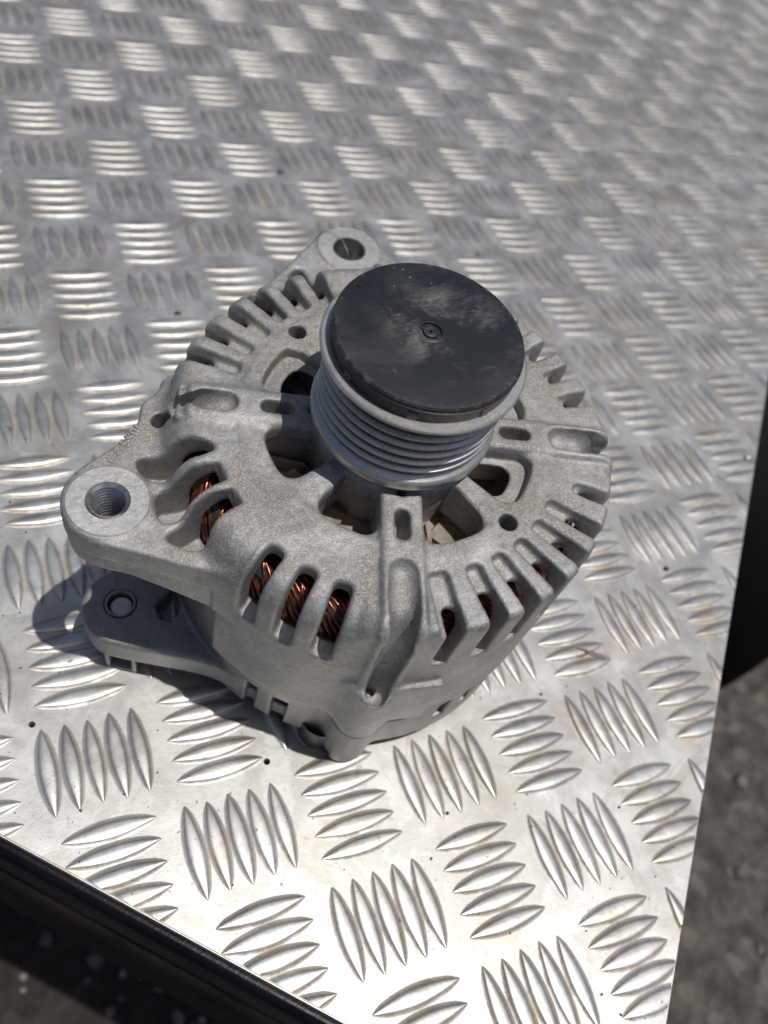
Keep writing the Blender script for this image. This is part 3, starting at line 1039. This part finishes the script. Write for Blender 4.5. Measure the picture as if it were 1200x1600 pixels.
# black edge rail and dusty board below the left edge
def strip(name, prof, mat, p0, d, n, length):
    # prof: (outward, z) points swept along d from p0
    bm = bmesh.new()
    NS = 40
    rows = []
    for i in range(NS + 1):
        p = p0 + d * (length * i / NS)
        rows.append([bm.verts.new(p + n * a + Vector((0, 0, zz))) for a, zz in prof])
    for a, b in zip(rows[:-1], rows[1:]):
        for k in range(len(prof)):
            bm.faces.new((a[k], b[k], b[(k + 1) % len(prof)], a[(k + 1) % len(prof)]))
    bm.faces.new(rows[0]); bm.faces.new(rows[-1][::-1])
    return bm_obj(name, bm, mat, None, True, 50)


NL = Vector((-1, -1, 0)).normalized()
arc = [(0.0040 * math.sin(t), -0.0042 + 0.0040 * math.cos(t) + 0.0006) for t in np.linspace(0.1, math.pi / 2, 7)]
rail = strip('edge_rail', [(-0.03, -0.0031), (0.0002, -0.0031)] + [(a, b - 0.003) for a, b in arc[1:]] + [(0.0042, -0.018), (0.003, -0.022), (-0.03, -0.022)], M['rail'], EC - D2 * 0.004, D2, NL, LB)
tag(rail, 'glossy black rounded rail along the lower left edge of the plate', 'rail')
board = strip('side_board', [(-0.03, -0.0223), (0.0012, -0.0223), (0.002, -0.024), (0.002, -0.086), (-0.001, -0.089), (-0.03, -0.096)], M['board'], EC - D2 * 0.002, D2, NL, LB)
tag(board, 'dusty dark board below the black rail, above the ground', 'board')

# ground
GZ = -0.48
bm = bmesh.new()
bmesh.ops.create_grid(bm, x_segments=8, y_segments=8, size=60)
g = bm_obj('ground', bm, M['ground'], None, False)
g.location = (0, 0, GZ)
g['kind'] = 'structure'

# loose stones on the ground
V, F = [], []
ico = bmesh.new(); bmesh.ops.create_icosphere(ico, subdivisions=1, radius=1.0)
iv = np.array([v.co for v in ico.verts]); fi = np.array([[v.index for v in f.verts] for f in ico.faces]); ico.free()
off = 0
for k in range(900):
    x, y = (rnd.uniform(-0.35, 0.25), rnd.uniform(-0.55, 0.15)) if k < 820 else (rnd.uniform(0.1, 0.7), rnd.uniform(-0.5, 0.4))
    s = rnd.choice((0.003, 0.004, 0.005, 0.006)) * rnd.uniform(0.5, 1.4)
    if k % 40 == 0:
        s = rnd.uniform(0.007, 0.011)
    v = iv * (1 + 0.25 * npr.standard_normal((len(iv), 1))) * np.array([s * rnd.uniform(0.7, 1.5), s, s * 0.7])
    a = rnd.uniform(0, 6.28)
    rm = np.array([[math.cos(a), -math.sin(a), 0], [math.sin(a), math.cos(a), 0], [0, 0, 1]])
    V.append(v @ rm.T + [x, y, GZ + s * 0.35]); F.append(fi + off); off += len(iv)
st = link('gravel', mesh_np('gravel', np.concatenate(V), np.concatenate(F)), M['stone'], None, False)
st['kind'] = 'stuff'
tag(st, 'loose pale stones scattered over the dark ground', 'gravel')

# dirt specks on the plate
V, F = [], []
off = 0
sp = [(2.063, -6.538, 1.3), (4.426, -9.639, 1.6), (6.782, -1.509, 1.5), (4.359, -0.462, 0.8), (6.625, -1.879, 0.9), (6.551, -8.128, 1.5), (7.028, -7.517, 1.3)]
for k in range(1500):
    if k < len(sp):
        i, j, s = sp[k]
    else:
        i, j, s = rnd.uniform(-4, 9), rnd.uniform(-9, 3), rnd.choice((0.1, 0.12, 0.15, 0.2, 0.3, 0.5))
    if i + j > 6.5 or j - i > 0.18:
        continue
    s *= 0.001 * rnd.uniform(0.7, 1.2)
    v = iv * (1 + 0.3 * npr.standard_normal((len(iv), 1))) * np.array([s * rnd.uniform(0.7, 1.3), s, s * 0.4])
    V.append(v + [i * P, -j * P, s * 0.2]); F.append(fi + off); off += len(iv)
ds = link('dirt_specks', mesh_np('dirt_specks', np.concatenate(V), np.concatenate(F)), M['speck'], None, False)
ds['kind'] = 'stuff'
tag(ds, 'dark specks of dirt scattered over the tread plate', 'dirt')

# twig and a bead of solder on the plate
bm = bmesh.new()
tp = [(5.02, -0.83), (5.13, -0.76), (5.2, -0.70), (5.33, -0.63)]
tube(bm, [(a * P, -b * P, 0.0016 + 0.0003 * k) for k, (a, b) in enumerate(tp)], [0.0002, 0.0004, 0.00045, 0.0002], 6)
tube(bm, [(5.13 * P, 0.76 * P, 0.0017), (5.06 * P, 0.72 * P, 0.002), (4.98 * P, 0.74 * P, 0.0018)], [0.0004, 0.0003, 0.0001], 6)
tag(bm_obj('twig', bm, M['twig'], None), 'tiny brown forked twig lying across a raised bar of the plate', 'twig')
bm = bmesh.new()
bmesh.ops.create_icosphere(bm, subdivisions=3, radius=0.0022, matrix=Matrix.Translation((9.254 * P, 2.887 * P, 0.0009)) @ Matrix.Diagonal((1.2, 0.9, 0.6, 1)))
tag(bm_obj('solder_bead', bm, M['machined'], None), 'small shiny metal bead near the right edge of the plate', 'metal bead')

# stray thread over the upper lug
bm = bmesh.new()
lp = [(5.5, 92.6, 109.5), (8.0, 93.2, 112.4), (11.0, 91.5, 113.0), (13.6, 87.5, 112.8), (14.3, 83.0, 111.5), (14.2, 79.8, 108.0)]
tube(bm, [alt.matrix_world @ (Vector(q) * 0.001) for q in lp], 0.00013, 6)
tag(bm_obj('loose_thread', bm, M['wire'], None), 'thin grey thread draped over the upper mounting hole', 'thread')

# wheel beyond the right edge
NR = Vector((1, -1, 0)).normalized()
wheel = bpy.data.objects.new('wheel', None)
COL.objects.link(wheel)
wm = Matrix((D1, Vector((0, 0, 1)), NR)).transposed().to_4x4()
WR = 0.20
wheel.matrix_world = Matrix.Translation(EC + D1 * 0.645 + NR * 0.10 + Vector((0, 0, GZ + WR))) @ wm
tag(wheel, 'black rubber tyre beside the right edge of the plate', 'wheel')
pr = [(0.115, -0.055), (0.15, -0.072), (0.18, -0.072), (0.194, -0.062), (0.2, -0.045), (0.2, 0.045), (0.194, 0.062), (0.18, 0.072), (0.15, 0.072), (0.115, 0.055)]
lathe('tyre', pr, M['rubber'], wheel, 96, 0, 0, 1.0, True)
lathe('rim', [(0.0, 0.03), (0.06, 0.03), (0.09, 0.02), (0.112, 0.05), (0.116, 0.05), (0.116, -0.05), (0.0, -0.03)], M['steel'], wheel, 64, 0, 0, 1.0)
